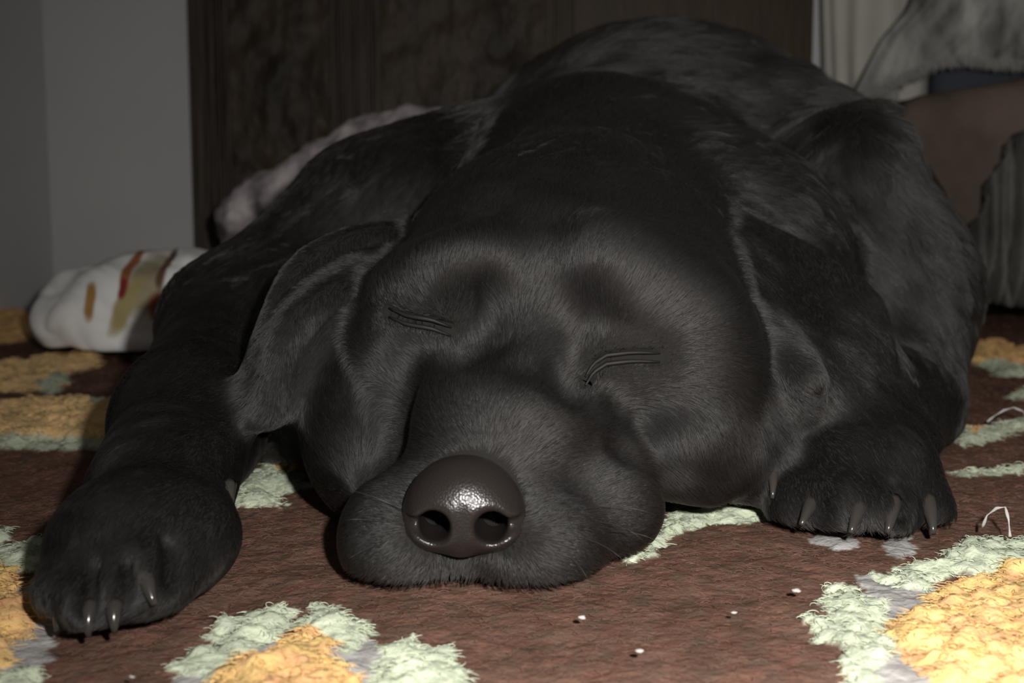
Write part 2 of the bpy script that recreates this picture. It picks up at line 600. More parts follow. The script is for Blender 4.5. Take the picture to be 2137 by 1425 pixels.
M_rug, nt, b = new_mat('rug_wool', 1.0, (0.1, 0.05, 0.04), 0.0)
at = nt.nodes.new('ShaderNodeAttribute'); at.attribute_name = 'tint'
nt.links.new(at.outputs['Color'], b.inputs['Base Color'])
nz = nt.nodes.new('ShaderNodeTexNoise'); nz.inputs['Scale'].default_value = 260
bp = nt.nodes.new('ShaderNodeBump'); bp.inputs['Strength'].default_value = 0.6; bp.inputs['Distance'].default_value = 0.002
tc = nt.nodes.new('ShaderNodeTexCoord')
nt.links.new(tc.outputs['Object'], nz.inputs['Vector']); nt.links.new(nz.outputs[0], bp.inputs['Height']); nt.links.new(bp.outputs[0], b.inputs['Normal'])

rug = mesh_obj('rug', rug_v, rug_f, M_rug)
tag(rug, 'dark brown woollen rug with mint green and orange flowers', 'rug')
col = rug_color(cid, fx, fy)
ca = rug.data.attributes.new('tint', 'FLOAT_COLOR', 'POINT')
c4 = np.ones((len(rug_v), 4), np.float32)
c4[:base, :3] = col; c4[base:, :3] = C_BROWN
ca.data.foreach_set('color', c4.ravel())

# pile strands
N = 640000
yy = RY0 + 0.01 + (RY1 - RY0 - 0.02) * rng.random(N * 2) ** 2.2
xx = RX0 + 0.01 + (RX1 - RX0 - 0.02) * rng.random(N * 2)
keep = np.abs(xx) < 0.22 + 0.50 * yy + 0.04
xx, yy = xx[keep][:N], yy[keep][:N]
cid, hg = rug_pattern(xx, yy)
keep = (cid != 3) | (rng.random(len(xx)) < 0.25)
xx, yy, cid, hg = xx[keep], yy[keep], cid[keep], hg[keep]
n = len(xx)
p3 = np.stack([xx, yy, np.zeros(n)], 1)
ang = 2.0 * vnoise(p3, 70, 0.91) + 3.0 * vnoise(p3, 420, 0.93) + rng.uniform(-2.2, 2.2, n)
ln = np.array([0.0062, 0.0060, 0.0062, 0.004, 0.007])[cid] * (0.5 + 0.8 * rng.random(n))
lift = np.array([0.55, 0.45, 0.38, 0.1, 0.4])[cid] + rng.normal(0, 0.25, n)
lift = np.clip(lift, 0.02, 1.3)
K = 6
pts = np.zeros((n, K, 3))
z0 = RZ + hg + rug_relief(xx, yy, cid) - 0.0012
curl = rng.normal(0, 2.2, n)
pts[:, 0] = np.stack([xx, yy, z0], 1)
for k in range(1, K):
    t = k / (K - 1)
    l = lift * (1.1 - 1.7 * t)
    an = ang + curl * t
    sl = ln / (K - 1)
    pts[:, k, 0] = pts[:, k - 1, 0] + sl * np.cos(an) * np.cos(l)
    pts[:, k, 1] = pts[:, k - 1, 1] + sl * np.sin(an) * np.cos(l)
    pts[:, k, 2] = pts[:, k - 1, 2] + sl * np.sin(l)
rad = np.array([0.00013, 0.00015, 0.00015, 0.00012, 0.0002])[cid][:, None] * np.array([1, 1, 1, 0.95, 0.85, 0.4])[None] * (0.8 + 0.4 * yy[:, None])
colr = rug_color(cid, xx, yy) * (0.85 + 0.3 * rng.random(n))[:, None]
M_pile, nt, b = new_mat('rug_pile', 1.0, (0.1, 0.05, 0.04), 0.0)
at = nt.nodes.new('ShaderNodeAttribute'); at.attribute_name = 'tint'
nt.links.new(at.outputs['Color'], b.inputs['Base Color'])
pile = hair_object('pile', pts, rad, M_pile, rug, np.clip(colr, 0, 0.95))
tag(pile, kind='stuff')
#RUG_END

# ------------------------------------------------------------------ dog
def px2m(px, Y):
    return px * Y / F


def rotm(rx=0, ry=0, rz=0):
    from mathutils import Euler
    return np.array(Euler((math.radians(rx), math.radians(ry), math.radians(rz))).to_matrix())


NOSE_C = P(968, 1048, 0.556)
NOSE_TIP = P(966, 1040, 0.53)
STOP = P(1035, 1010, 0.60)
DOG = []
A = DOG.append
BACK = np.array((0.15, 1.0, -0.35)); 
# trunk
A(ell(P(1370, 560, 1.27), (0.225, 0.25, 0.236), k=0.05, flow=(0.9, 0.35, -0.5), ln=0.036))
A(ell(P(1215, 570, 1.06), (0.195, 0.17, 0.150), k=0.05, flow=(0.8, 0.45, -0.3), ln=0.030))
A(ell(P(1660, 560, 1.16), (0.125, 0.16, 0.155), k=0.05, flow=(0.7, 0.1, -0.8), ln=0.036))
# right shoulder and upper arm
A(ell(P(1770, 595, 1.03), (0.078, 0.11, 0.103), k=0.045, flow=(0.45, 0.0, -1), ln=0.034))
A(ell(P(1780, 345, 1.00), (0.033, 0.05, 0.045), k=0.05, flow=(0.35, 0.0, -1), ln=0.034))
A(cap(P(1845, 620, 0.98), 0.066, P(1850, 830, 0.905), 0.045, k=0.04, flow=(0.35, 0.1, -1), ln=0.026))
A(cap(P(1860, 850, 0.90), 0.042, P(1800, 965, 0.74), 0.036, k=0.03, ln=0.010))
# right paw
A(ell(P(1790, 985, 0.70), (0.043, 0.055, 0.036), k=0.02, flow=(-0.05, -1, -0.4), ln=0.008))
for (x, y, Y, r) in ((1665, 1055, 0.665, 0.0165), (1745, 1060, 0.652, 0.018), (1840, 1065, 0.650, 0.018), (1920, 1062, 0.668, 0.0165)):
    A(ell(P(x, y, Y), (r, r * 1.5, r * 1.05), k=0.010, flow=(0, -1, -0.5), ln=0.006))
# neck and withers
A(cap(P(1210, 560, 0.83), 0.085, P(1260, 440, 0.99), 0.094, k=0.05, flow=(0.05, 1, 0.25), ln=0.020))
A(ell(P(1480, 560, 0.90), (0.095, 0.10, 0.095), k=0.05, flow=(0.6, 0.6, -0.4), ln=0.022))
# left shoulder, arm
A(ell(P(880, 500, 1.04), (0.10, 0.12, 0.088), k=0.05, flow=(-0.35, -1, -0.4), ln=0.018))
A(cap(P(770, 500, 0.99), 0.066, P(485, 680, 0.90), 0.046, k=0.04, flow=(-0.4, -1, -0.5), ln=0.014))
A(cap(P(490, 690, 0.90), 0.046, P(395, 880, 0.71), 0.036, k=0.03, flow=(-0.25, -1, -0.3), ln=0.010))
A(cap(P(395, 880, 0.71), 0.0355, P(330, 1040, 0.60), 0.034, k=0.03, flow=(-0.3, -1, -0.25), ln=0.009))
# left paw
A(ell(P(300, 1125, 0.548), (0.0365, 0.048, 0.031), rot=rotm(0, 0, -18), k=0.02, flow=(-0.25, -1, -0.4), ln=0.007))
for (x, y, Y, r) in ((150, 1225, 0.512, 0.0125), (222, 1245, 0.503, 0.0155), (315, 1205, 0.512, 0.0165), (400, 1130, 0.540, 0.0165)):
    A(ell(P(x, y, Y), (r, r * 1.5, r * 1.05), rot=rotm(0, 0, -18), k=0.009, flow=(-0.3, -1, -0.5), ln=0.005))
for (x, y, Y, x2, y2, Y2) in ((186, 1262, .484, 198, 1190, .496), (266, 1255, .484, 272, 1180, .498), (358, 1200, .500, 348, 1135, .514),
                              (1705, 1070, .628, 1712, 1010, .638), (1792, 1075, .620, 1790, 1010, .632), (1880, 1072, .628, 1872, 1010, .638)):
    A(cap(P(x, y, Y), 0.0034, P(x2, y2, Y2), 0.0022, k=0.008, op=-1))
# chest under the head
A(ell(P(720, 800, 0.87), (0.10, 0.075, 0.09), k=0.03, flow=(-0.2, -0.3, -1), ln=0.016))
A(ell(P(1250, 780, 0.82), (0.19, 0.11, 0.085), k=0.04, flow=(0, -0.2, -1), ln=0.016))
# skull
A(ell(P(1195, 612, 0.742), (0.100, 0.088, 0.066), rot=rotm(0, 9, 0), k=0.03, q=STOP, ln=0.010))
A(ell(P(1200, 520, 0.80), (0.095, 0.075, 0.058), rot=rotm(0, 9, 0), k=0.03, flow=(0.03, 1, 0.15), ln=0.014))
# brows
A(ell(P(870, 600, 0.695), (0.026, 0.03, 0.022), rot=rotm(0, -18, 0), k=0.022, q=STOP, ln=0.008))
A(ell(P(1330, 625, 0.672), (0.052, 0.035, 0.034), rot=rotm(0, 14, 0), k=0.025, q=STOP, ln=0.009))
A(ell(P(985, 590, 0.665), (0.030, 0.02, 0.026), k=0.03, q=STOP, ln=0.009))
A(ell(P(1240, 592, 0.665), (0.030, 0.02, 0.026), k=0.03, q=STOP, ln=0.009))
# cheekbones
A(ell(P(855, 745, 0.682), (0.026, 0.035, 0.030), k=0.02, q=NOSE_TIP, ln=0.007))
A(ell(P(1420, 770, 0.690), (0.045, 0.050, 0.046), k=0.025, q=NOSE_TIP, ln=0.009))
# jaw and left jowl
A(ell(P(770, 890, 0.69), (0.036, 0.050, 0.048), k=0.03, flow=(-0.1, -1, -0.2), ln=0.008))
A(ell(P(1060, 960, 0.68), (0.085, 0.07, 0.05), k=0.03, flow=(0, 0.6, -0.8), ln=0.009))
# muzzle
A(cap(P(1098, 790, 0.670), 0.050, P(985, 1030, 0.597), 0.0365, k=0.022, q=NOSE_TIP, ln=0.007))
A(ell(P(1060, 890, 0.625), (0.046, 0.05, 0.034), k=0.02, q=NOSE_TIP, ln=0.006))
A(cap(P(1122, 600, 0.668), 0.025, P(1080, 770, 0.644), 0.027, k=0.020, q=STOP, ln=0.008))
# flews
A(ell(P(850, 1120, 0.585), (0.0315, 0.040, 0.031), rot=rotm(0, -8, 0), k=0.014, q=NOSE_TIP, ln=0.005))
A(ell(P(1105, 1122, 0.585), (0.0365, 0.042, 0.029), rot=rotm(0, 6, 0), k=0.014, q=NOSE_TIP, ln=0.005))
A(ell(P(1245, 1050, 0.622), (0.0345, 0.042, 0.030), rot=rotm(0, -24, 0), k=0.014, q=NOSE_TIP, ln=0.006))
A(ell(P(970, 1195, 0.580), (0.028, 0.022, 0.014), k=0.012, q=NOSE_TIP, ln=0.004))
# right cheek flap
A(cap(P(1420, 820, 0.668), 0.027, P(1440, 905, 0.652), 0.021, k=0.016, flow=(0.35, 0.0, -1), ln=0.009))
A(ell(P(1460, 915, 0.664), (0.036, 0.020, 0.034), rot=rotm(-14, 28, 0), k=0.014, flow=(0.45, 0.0, -1), ln=0.009))
A(ell(P(1560, 915, 0.690), (0.030, 0.022, 0.034), rot=rotm(-10, 15, 20), k=0.016, flow=(0.35, 0.0, -1), ln=0.009))
# folds
A(cap(P(1340, 860, 0.620), 0.006, P(1325, 930, 0.612), 0.008, k=0.014, op=-1))
A(cap(P(1320, 930, 0.612), 0.008, P(1395, 1020, 0.625), 0.011, k=0.012, op=-1))
A(cap(P(1135, 440, 0.655), 0.006, P(1120, 600, 0.632), 0.007, k=0.03, op=-1))
A(cap(P(1120, 600, 0.628), 0.005, P(1085, 730, 0.606), 0.004, k=0.03, op=-1))
A(ell(P(1000, 680, 0.638), (0.012, 0.018, 0.018), k=0.022, op=-1))
A(ell(P(1215, 690, 0.624), (0.011, 0.018, 0.017), k=0.022, op=-1))
A(ell(P(1185, 790, 0.612), (0.008, 0.014, 0.012), k=0.018, op=-1))
A(ell(P(960, 735, 0.628), (0.007, 0.014, 0.012), k=0.016, op=-1))
A(cap(P(835, 760, 0.640), 0.005, P(835, 980, 0.605), 0.008, k=0.018, op=-1))
A(cap(P(958, 1130, 0.538), 0.0025, P(955, 1235, 0.546), 0.0045, k=0.009, op=-1))
# eye bulges under the closed lids
A(ell(P(880, 672, 0.671), (0.0175, 0.012, 0.0125), k=0.010, q=STOP, ln=0.004))
A(ell(P(1285, 742, 0.648), (0.0215, 0.014, 0.0135), k=0.010, q=STOP, ln=0.004))
A(ell(P(1320, 790, 0.650), (0.030, 0.016, 0.012), rot=rotm(0, -12, 0), k=0.012, q=STOP, ln=0.005))
for cx_, cy_ in ((908, 1088), (1026, 1090)):
    A(ell(P(cx_, cy_, 0.553), (0.0085, 0.024, 0.009), k=0.003, op=-1))
SLITS = []


def on_skin(px, py, y0=0.50, y1=0.86, n=720):
    """first point of the body that lies behind a given direction from the lens"""
    Ys = np.linspace(y0, y1, n)
    pts_ = np.array([P(px, py, Y) for Y in Ys], np.float32)
    d_ = eval_points(DOG, pts_)
    i = int(np.argmax(d_ < 0))
    return pts_[i].astype(float)


def polyline(ctrl, n):
    ctrl = np.array(ctrl, float)
    t = np.linspace(0, len(ctrl) - 1.0001, n)
    i = t.astype(int)
    return ctrl[i] + (ctrl[i + 1] - ctrl[i]) * (t - i)[:, None]


LIDS = []
for ctrl in ([(812, 652), (850, 668), (900, 676), (942, 692)], [(1222, 795), (1238, 768), (1266, 750), (1320, 744), (1378, 746)]):
    line = polyline(ctrl, 11)
    for dy_ in (-9, 9):
        LIDS.append(np.array([on_skin(x, y + dy_) for x, y in line]))
    SLITS.append(np.array([on_skin(x, y) for x, y in line]))


# ears: a bundle of ribs that run from base to tip and merge into a sheet
def ear(rows, nu, nv, r, fold, flow, ln=0.0055, k=0.012):
    R = np.stack([np.array([P(*q) for q in row]) for row in rows])

    def interp(arr, t):
        m = len(arr) - 1
        sx = t * m
        i = min(int(sx), m - 1)
        f = sx - i
        p0 = arr[i - 1] if i > 0 else 2 * arr[0] - arr[1]
        p1 = arr[i]; p2 = arr[i + 1]
        p3 = arr[i + 2] if i + 2 <= m else 2 * arr[m] - arr[m - 1]
        return 0.5 * (2 * p1 + (p2 - p0) * f + (2 * p0 - 5 * p1 + 4 * p2 - p3) * f * f + (3 * p1 - p0 - 3 * p2 + p3) * f ** 3)
    subs = []
    for iu in range(nu):
        u = iu / (nu - 1)
        prev = None
        for iv in range(nv):
            v = iv / (nv - 1)
            q = interp(np.stack([interp(R[k_], v) for k_ in range(len(R))]), u)
            q = q + np.array((0, -1, 0.1)) * fold(u, v)
            if prev is not None:
                subs.append(cap(prev, r, q, r))
            prev = q
    A(grp(subs, k, flow, ln))


ear([[(950, 530, .87), (810, 480, .80), (640, 540, .735), (555, 690, .69), (505, 860, .675)],
     [(940, 565, .84), (795, 542, .755), (650, 618, .695), (580, 720, .665), (550, 870, .655)],
     [(900, 615, .79), (800, 622, .72), (700, 665, .685), (625, 745, .672), (590, 850, .665)]],
    23, 15, 0.0048, lambda u, v: 0.0085 * math.sin(u * 10 + 0.6 + 2 * v) * math.sin(math.pi * min(v * 1.1 + 0.05, 1)), (-0.42, -0.1, -0.9), k=0.02)
ear([[(1530, 465, .80), (1690, 530, .79), (1820, 630, .775), (1865, 780, .745), (1955, 925, .735)],
     [(1545, 540, .75), (1670, 610, .745), (1770, 690, .725), (1810, 800, .70), (1880, 900, .70)],
     [(1560, 640, .715), (1620, 690, .70), (1675, 745, .69), (1690, 800, .685), (1700, 850, .69)]],
    31, 17, 0.0048, lambda u, v: -0.012 * math.sin(math.pi * u) * math.sin(math.pi * v) + 0.003 * math.sin(v * 5 + u * 3), (0.35, -1.0, -0.35))

A(cap(P(1590, 690, 0.705), 0.012, P(1685, 790, 0.676), 0.009, k=0.012, flow=(0.6, -0.3, -0.8), ln=0.007))
A(cap(P(1600, 790, 0.70), 0.008, P(1655, 855, 0.690), 0.007, k=0.010, flow=(0.6, 0.0, -0.8), ln=0.007))
vox = 0.0026
lo = (-0.36, 0.45, 0.0); hi = (0.47, 1.56, 0.36)
V, ax = grid_sdf(DOG, (lo[0], lo[1], -0.012), hi, vox)
# rest on the rug: flat underside
Zc = ax[2][None, None, :]
V = np.maximum(V, 0.0008 - Zc)
dv, df = surface_nets(V, (lo[0], lo[1], -0.012), vox)
del V


def project(pts, prims, n=2):
    for _ in range(n):
        d = eval_points(prims, pts)
        g = np.zeros_like(pts)
        e = 0.0006
        for i in range(3):
            q = pts.copy(); q[:, i] += e
            g[:, i] = (eval_points(prims, q) - d) / e
        gn = np.maximum(np.linalg.norm(g, axis=1, keepdims=True), 0.3)
        pts = pts - np.clip(d, -0.003, 0.003)[:, None] * g / gn ** 2
    return pts, g / np.maximum(np.linalg.norm(g, axis=1, keepdims=True), 1e-6)


# refine the face: subdivide its quads and fit them to the finer field with the lid slits
bm = bmesh.new()
vs = [bm.verts.new(v) for v in dv]
for q in df:
    try:
        bm.faces.new([vs[i] for i in q])
    except ValueError:
        pass
fc = [f for f in bm.faces if f.calc_center_median().y < 0.80 and -0.12 < f.calc_center_median().x < 0.16 and f.normal.y < 0.4]
es = list({e for f in fc for e in f.edges})
bmesh.ops.subdivide_edges(bm, edges=es, cuts=1, use_grid_fill=True)
bm.verts.ensure_lookup_table()
co = np.array([v.co for v in bm.verts])
for sl_ in SLITS:
    for a, b in zip(sl_[:-1], sl_[1:]):
        A(cap(a - (0, 0.0006, 0), 0.0026, b - (0, 0.0006, 0), 0.0026, k=0.004, op=-1))
m = (co[:, 1] < 0.83) & (co[:, 2] > 0.004)
pp, _ = project(co[m], DOG, 2)
co[m] = pp
for v, c in zip(bm.verts, co):
    v.co = c
M_skin, nt, b = new_mat('black_skin', 0.85, (0.014, 0.013, 0.012), 0.12)
bmesh.ops.recalc_face_normals(bm, faces=list(bm.faces))
dog = bm_obj('dog', bm, M_skin, smooth=True)
tag(dog, 'black short-haired dog asleep on the rug with its chin down', 'dog')

# ---- fur
me = dog.data
nl = len(me.loops)
me.calc_loop_triangles()
tri = np.zeros(len(me.loop_triangles) * 3, np.int32); me.loop_triangles.foreach_get('vertices', tri); tri = tri.reshape(-1, 3)
vc = np.zeros(len(me.vertices) * 3, np.float32); me.vertices.foreach_get('co', vc); vc = vc.reshape(-1, 3)
vn = np.zeros(len(me.vertices) * 3, np.float32); me.vertices.foreach_get('normal', vn); vn = vn.reshape(-1, 3)
A0, B0, C0 = vc[tri[:, 0]], vc[tri[:, 1]], vc[tri[:, 2]]
cr = np.cross(B0 - A0, C0 - A0)
area = np.linalg.norm(cr, axis=1) / 2
cen = (A0 + B0 + C0) / 3
view = cen - np.array((0, 0, H)); dist = np.linalg.norm(view, axis=1)
nn = cr / (2 * area[:, None] + 1e-12)
facing = -(nn * view).sum(1) / dist
w = area / dist ** 1.6 * np.where(facing > -0.25, 1.0, 0.25) * (cen[:, 2] > 0.002)
NH = 600000
ti = rng.choice(len(tri), NH, p=w / w.sum())
r1 = np.sqrt(rng.random(NH)); r2 = rng.random(NH)
b0, b1, b2 = 1 - r1, r1 * (1 - r2), r1 * r2
root = A0[ti] * b0[:, None] + B0[ti] * b1[:, None] + C0[ti] * b2[:, None]
nrm = vn[tri[ti, 0]] * b0[:, None] + vn[tri[ti, 1]] * b1[:, None] + vn[tri[ti, 2]] * b2[:, None]
nrm /= np.linalg.norm(nrm, axis=1, keepdims=True)
flow = np.zeros((NH, 3)); lnn = np.zeros(NH); wt = np.full(NH, 1e-9)
for p in DOG:
    if p.op != 1:
        continue
    m = np.all((root > p.lo - 0.03) & (root < p.hi + 0.03), axis=1)
    if not m.any():
        continue
    q = root[m]
    d = pd(p, q[:, 0], q[:, 1], q[:, 2])
    ww = np.exp(-np.clip(d, -0.002, 1) / 0.006)
    if p.q is not None:
        fv = q - p.q
        fv = fv / np.linalg.norm(fv, axis=1, keepdims=True)
    else:
        f0 = np.asarray(p.flow, float); f0 = f0 / np.linalg.norm(f0)
        fv = np.broadcast_to(f0, q.shape)
    flow[m] += ww[:, None] * fv; lnn[m] += ww * p.ln; wt[m] += ww
flow /= wt[:, None]; lnn /= wt
ok = lnn > 0.002
ds = np.full(NH, 1.0)
for p in DOG:
    if p.op == -1 and p.k == 0.004:
        ds = np.minimum(ds, pd(p, root[:, 0], root[:, 1], root[:, 2]))
ok &= ds > 0.0018
lnn = lnn * np.clip(0.22 + ds / 0.020, 0.22, 1)
# bare patches: nose leather, paw soles
dn = np.sqrt((((root - NOSE_C) / np.array((0.0262, 0.024, 0.0235))) ** 2).sum(1))
ok &= dn > 1.0
root, nrm, flow, lnn = root[ok], nrm[ok], flow[ok], lnn[ok]
n = len(root)
tan = flow - (flow * nrm).sum(1, keepdims=True) * nrm
tan /= np.maximum(np.linalg.norm(tan, axis=1, keepdims=True), 0.05)
side = np.cross(nrm, tan)
sw = (0.30 + 12 * np.clip(lnn - 0.012, 0, 0.03)) * vnoise(root, 45, 0.31) + 0.28 * vnoise(root, 170, 0.33) + rng.normal(0, 0.13, n)
tan = tan * np.cos(sw)[:, None] + side * np.sin(sw)[:, None]
lf = np.clip(0.20 + (0.08 + 6 * np.clip(lnn - 0.012, 0, 0.03)) * vnoise(root, 110, 0.37) + rng.normal(0, 0.06, n), 0.04, 0.8)
L = lnn * (0.65 + 0.6 * rng.random(n))
pts = np.zeros((n, 4, 3))
for k in range(4):
    t = k / 3.0
    a_ = lf * (1 - 0.65 * t)
    pts[:, k] = root + (L * t)[:, None] * (tan * np.cos(a_)[:, None] + nrm * np.sin(a_)[:, None]) - nrm * 0.0004
    pts[:, k, 2] = np.maximum(pts[:, k, 2], -0.001)
for k in (1, 2, 3):                                   # keep every hair outside the skin
    gap = 0.0005 * k
    d_ = eval_points(DOG, pts[:, k].astype(np.float32))
    pts[:, k] += nrm * np.clip(gap - d_, 0, 0.006)[:, None]
# tufts: hairs of one small cell lean together
for cell, lo_l, hi_l, amt in ((0.010, 0.0115, 1.0, 0.62), (0.005, 0.0, 0.0115, 0.22)):
    sel = np.where((lnn >= lo_l) & (lnn < hi_l))[0]
    wp = np.stack([vnoise(root[sel], 90, 0.61 + 0.1 * c_) for c_ in range(3)], 1) * cell * 1.3
    key = np.floor((root[sel] @ rotm(31, 17, 43) + wp + rng.normal(0, cell * 0.2, (len(sel), 3))) / cell).astype(np.int64)
    _, inv = np.unique((key[:, 0] + 1000) * 4000000 + (key[:, 1] + 1000) * 2000 + key[:, 2] + 1000, return_inverse=True)
    cnt_ = np.bincount(inv)
    for k, f_ in ((2, 0.45), (3, 1.0)):
        mean = np.stack([np.bincount(inv, pts[sel, k, c]) / cnt_ for c in range(3)], 1)
        pts[sel, k] += (mean[inv] - pts[sel, k]) * amt * f_
dd = root[:, 1]
rad = ((0.00005 + 0.00006 * dd) * (1 + 30 * np.clip(lnn - 0.012, 0, 0.03)))[:, None] * np.array([1.0, 1.0, 0.8, 0.25])[None] * np.where(rng.random(n) < 0.03, 2.2, 1.0)[:, None]
M_fur = bpy.data.materials.new('black_fur'); M_fur.use_nodes = True
nt = M_fur.node_tree
for x in list(nt.nodes): nt.nodes.remove(x)
out = nt.nodes.new('ShaderNodeOutputMaterial')
hb = nt.nodes.new('ShaderNodeBsdfHairPrincipled')
hb.model = 'CHIANG'
hb.parametrization = 'COLOR'
hb.inputs['Color'].default_value = (0.020, 0.0185, 0.018, 1)
hb.inputs['Roughness'].default_value = 0.42
hb.inputs['Radial Roughness'].default_value = 0.55
hb.inputs['IOR'].default_value = 1.45
hb.inputs['Random Roughness'].default_value = 0.3
nt.links.new(hb.outputs[0], out.inputs[0])
fur = hair_object('fur', pts, rad, M_fur, dog)
tag(fur, 'short black fur', kind='stuff')

# ---- nose leather
NZ = []
NZ.append(ell(NOSE_C, (0.0245, 0.021, 0.0212), k=0.01))
NZ.append(ell(P(900, 1085, 0.552), (0.0105, 0.014, 0.0115), k=0.012))
NZ.append(ell(P(1038, 1088, 0.552), (0.0105, 0.014, 0.0115), k=0.012))
NZ.append(ell(P(964, 1110, 0.549), (0.007, 0.011, 0.0095), k=0.008))
for s, cx_, cy_ in ((-1, 908, 1088), (1, 1026, 1090)):
    NZ.append(ell(P(cx_, cy_, 0.548), (0.0070, 0.036, 0.0072), rot=rotm(0, s * -20, 0), k=0.005, op=-1))
    NZ.append(cap(P(cx_ + s * 20, cy_ + 20, 0.537), 0.0034, P(cx_ + s * 66, cy_ - 4, 0.547), 0.0022, k=0.004, op=-1))
NZ.append(cap(P(964, 1055, 0.531), 0.0009, P(960, 1150, 0.535), 0.0014, k=0.005, op=-1))
lo_ = NOSE_C - 0.034; hi_ = NOSE_C + 0.034
V, ax = grid_sdf(NZ, lo_, hi_, 0.0008)
nv, nf = surface_nets(V, lo_, 0.0008)
M_nose, nt, b = new_mat('nose_leather', 0.32, (0.016, 0.0125, 0.0115), 0.55)
tc = nt.nodes.new('ShaderNodeTexCoord')
vo = nt.nodes.new('ShaderNodeTexVoronoi'); vo.inputs['Scale'].default_value = 1000
bp = nt.nodes.new('ShaderNodeBump'); bp.inputs['Strength'].default_value = 0.35; bp.inputs['Distance'].default_value = 0.0004
nt.links.new(tc.outputs['Object'], vo.inputs['Vector']); nt.links.new(vo.outputs['Distance'], bp.inputs['Height']); nt.links.new(bp.outputs[0], b.inputs['Normal'])
tag(mesh_obj('nose', nv, nf[:, ::-1], M_nose, dog), 'shiny black nose')

# ---- eyelid rims
M_lid, _, _ = new_mat('eyelid_skin', 0.6, (0.011, 0.0095, 0.009), 0.25)
for q in LIDS:
    tube('eyelid', [Vector(v) for v in q], [0.0005 + 0.0008 * math.sin(math.pi * t) for t in np.linspace(0, 1, len(q))], M_lid, dog, 6)

# ---- claws
M_claw, _, _ = new_mat('dark_claw', 0.22, (0.035, 0.031, 0.028), 0.7)


def claw(a, b, r):
    a = P(*a); b = P(*b)
    mid = (a + b) / 2 + np.array((0, -0.0035, 0.003))
    pts_ = [a * (1 - t) ** 2 + 2 * mid * t * (1 - t) + b * t * t for t in np.linspace(0, 1, 8)]
    tube('claw', pts_, [r * (1 - 0.75 * t ** 1.3) for t in np.linspace(0, 1, 8)], M_claw, dog, 10)


for a_, b_, r_ in (((1700, 1035, .652), (1672, 1095, .626), .0050), ((1795, 1045, .640), (1775, 1112, .618), .0050), ((1862, 1045, .638), (1852, 1112, .620), .0050),
                   ((1932, 1040, .652), (1948, 1114, .632), .0050), ((1612, 975, .672), (1612, 1040, .655), .0036),
                   ((135, 1250, .497), (118, 1318, .488), .0034), ((190, 1262, .490), (185, 1330, .482), .0038), ((240, 1262, .489), (240, 1322, .482), .0038),
                   ((298, 1185, .502), (322, 1262, .488), .0050), ((378, 1180, .523), (372, 1222, .512), .0038), ((478, 1010, .590), (484, 1075, .578), .0036)):
    claw(a_, b_, r_)

# ---- whiskers
M_wh, _, _ = new_mat('whisker', 0.4, (0.03, 0.028, 0.026), 0.4)
for (a_, m_, e_) in (((800, 1090, .553), (765, 1080, .545), (720, 1085, .545)), ((810, 1130, .550), (770, 1140, .540), (728, 1165, .535)),
                     ((830, 1060, .555), (790, 1035, .55), (712, 1018, .56)), ((1230, 1090, .575), (1300, 1085, .56), (1345, 1130, .56)),
                     ((1200, 1120, .560), (1270, 1130, .545), (1310, 1180, .545)), ((1230, 1060, .58), (1310, 1050, .565), (1370, 1075, .57)),
                     ((1170, 1150, .553), (1210, 1170, .54), (1230, 1215, .54)), ((1260, 1110, .575), (1330, 1100, .56), (1390, 1140, .565))):
    a_, m_, e_ = P(*a_), P(*m_), P(*e_)
    q = [a_ * (1 - t) ** 2 + 2 * m_ * t * (1 - t) + e_ * t * t for t in np.linspace(0, 1, 7)]
    for v in q: v[2] = max(v[2], 0.003)
    tube('whisker', q, [0.0002 * (1 - 0.7 * t) for t in np.linspace(0, 1, 7)], M_wh, dog, 5)
#DOG_END

# ------------------------------------------------------------------ things behind and beside the dog
def cloth_sdf(name, prims, h, mat, wr=0.003, ws=90, seed=0.5, zmin=None, parent=None):
    lo = np.min([p.lo for p in prims], 0) - 0.02; hi = np.max([p.hi for p in prims], 0) + 0.02
    V, ax = grid_sdf(prims, lo, hi, h)
    if zmin is not None:
        V = np.maximum(V, -(ax[2][None, None, :] - zmin))
    v, f = surface_nets(V, lo, h)
    g = np.stack([eval_points(prims, (v + e).astype(np.float32)) - eval_points(prims, (v - e).astype(np.float32)) for e in np.eye(3) * 0.002], 1)
    g /= np.maximum(np.linalg.norm(g, axis=1, keepdims=True), 1e-6)
    v = v + g * (wr * vnoise(v, ws, seed) + wr * 0.5 * np.abs(vnoise(v, ws * 2.2, seed + 0.1)))[:, None]
    if zmin is not None:
        v[:, 2] = np.maximum(v[:, 2], zmin)
    return mesh_obj(name, v, f, mat, parent)


# ---- striped pillow on the rug
pc = P(285, 640, 1.40)
M_pil, nt, b = new_mat('printed_cotton', 0.85, (0.5, 0.5, 0.48), 0.2)
tc = nt.nodes.new('ShaderNodeTexCoord')
sx = nt.nodes.new('ShaderNodeSeparateXYZ')
nt.links.new(tc.outputs['Object'], sx.inputs[0])
nzz = nt.nodes.new('ShaderNodeTexNoise'); nzz.inputs['Scale'].default_value = 22
nt.links.new(tc.outputs['Object'], nzz.inputs['Vector'])


def mth(op, a, b_=None):
    nd = nt.nodes.new('ShaderNodeMath'); nd.operation = op
    for i, v in enumerate((a, b_)):
        if v is None: continue
        if isinstance(v, (int, float)): nd.inputs[i].default_value = v
        else: nt.links.new(v, nd.inputs[i])
    return nd.outputs[0]


wob = mth('MULTIPLY', mth('SUBTRACT', nzz.outputs[0], 0.5), 0.014)
cur_col = None
mixprev = None


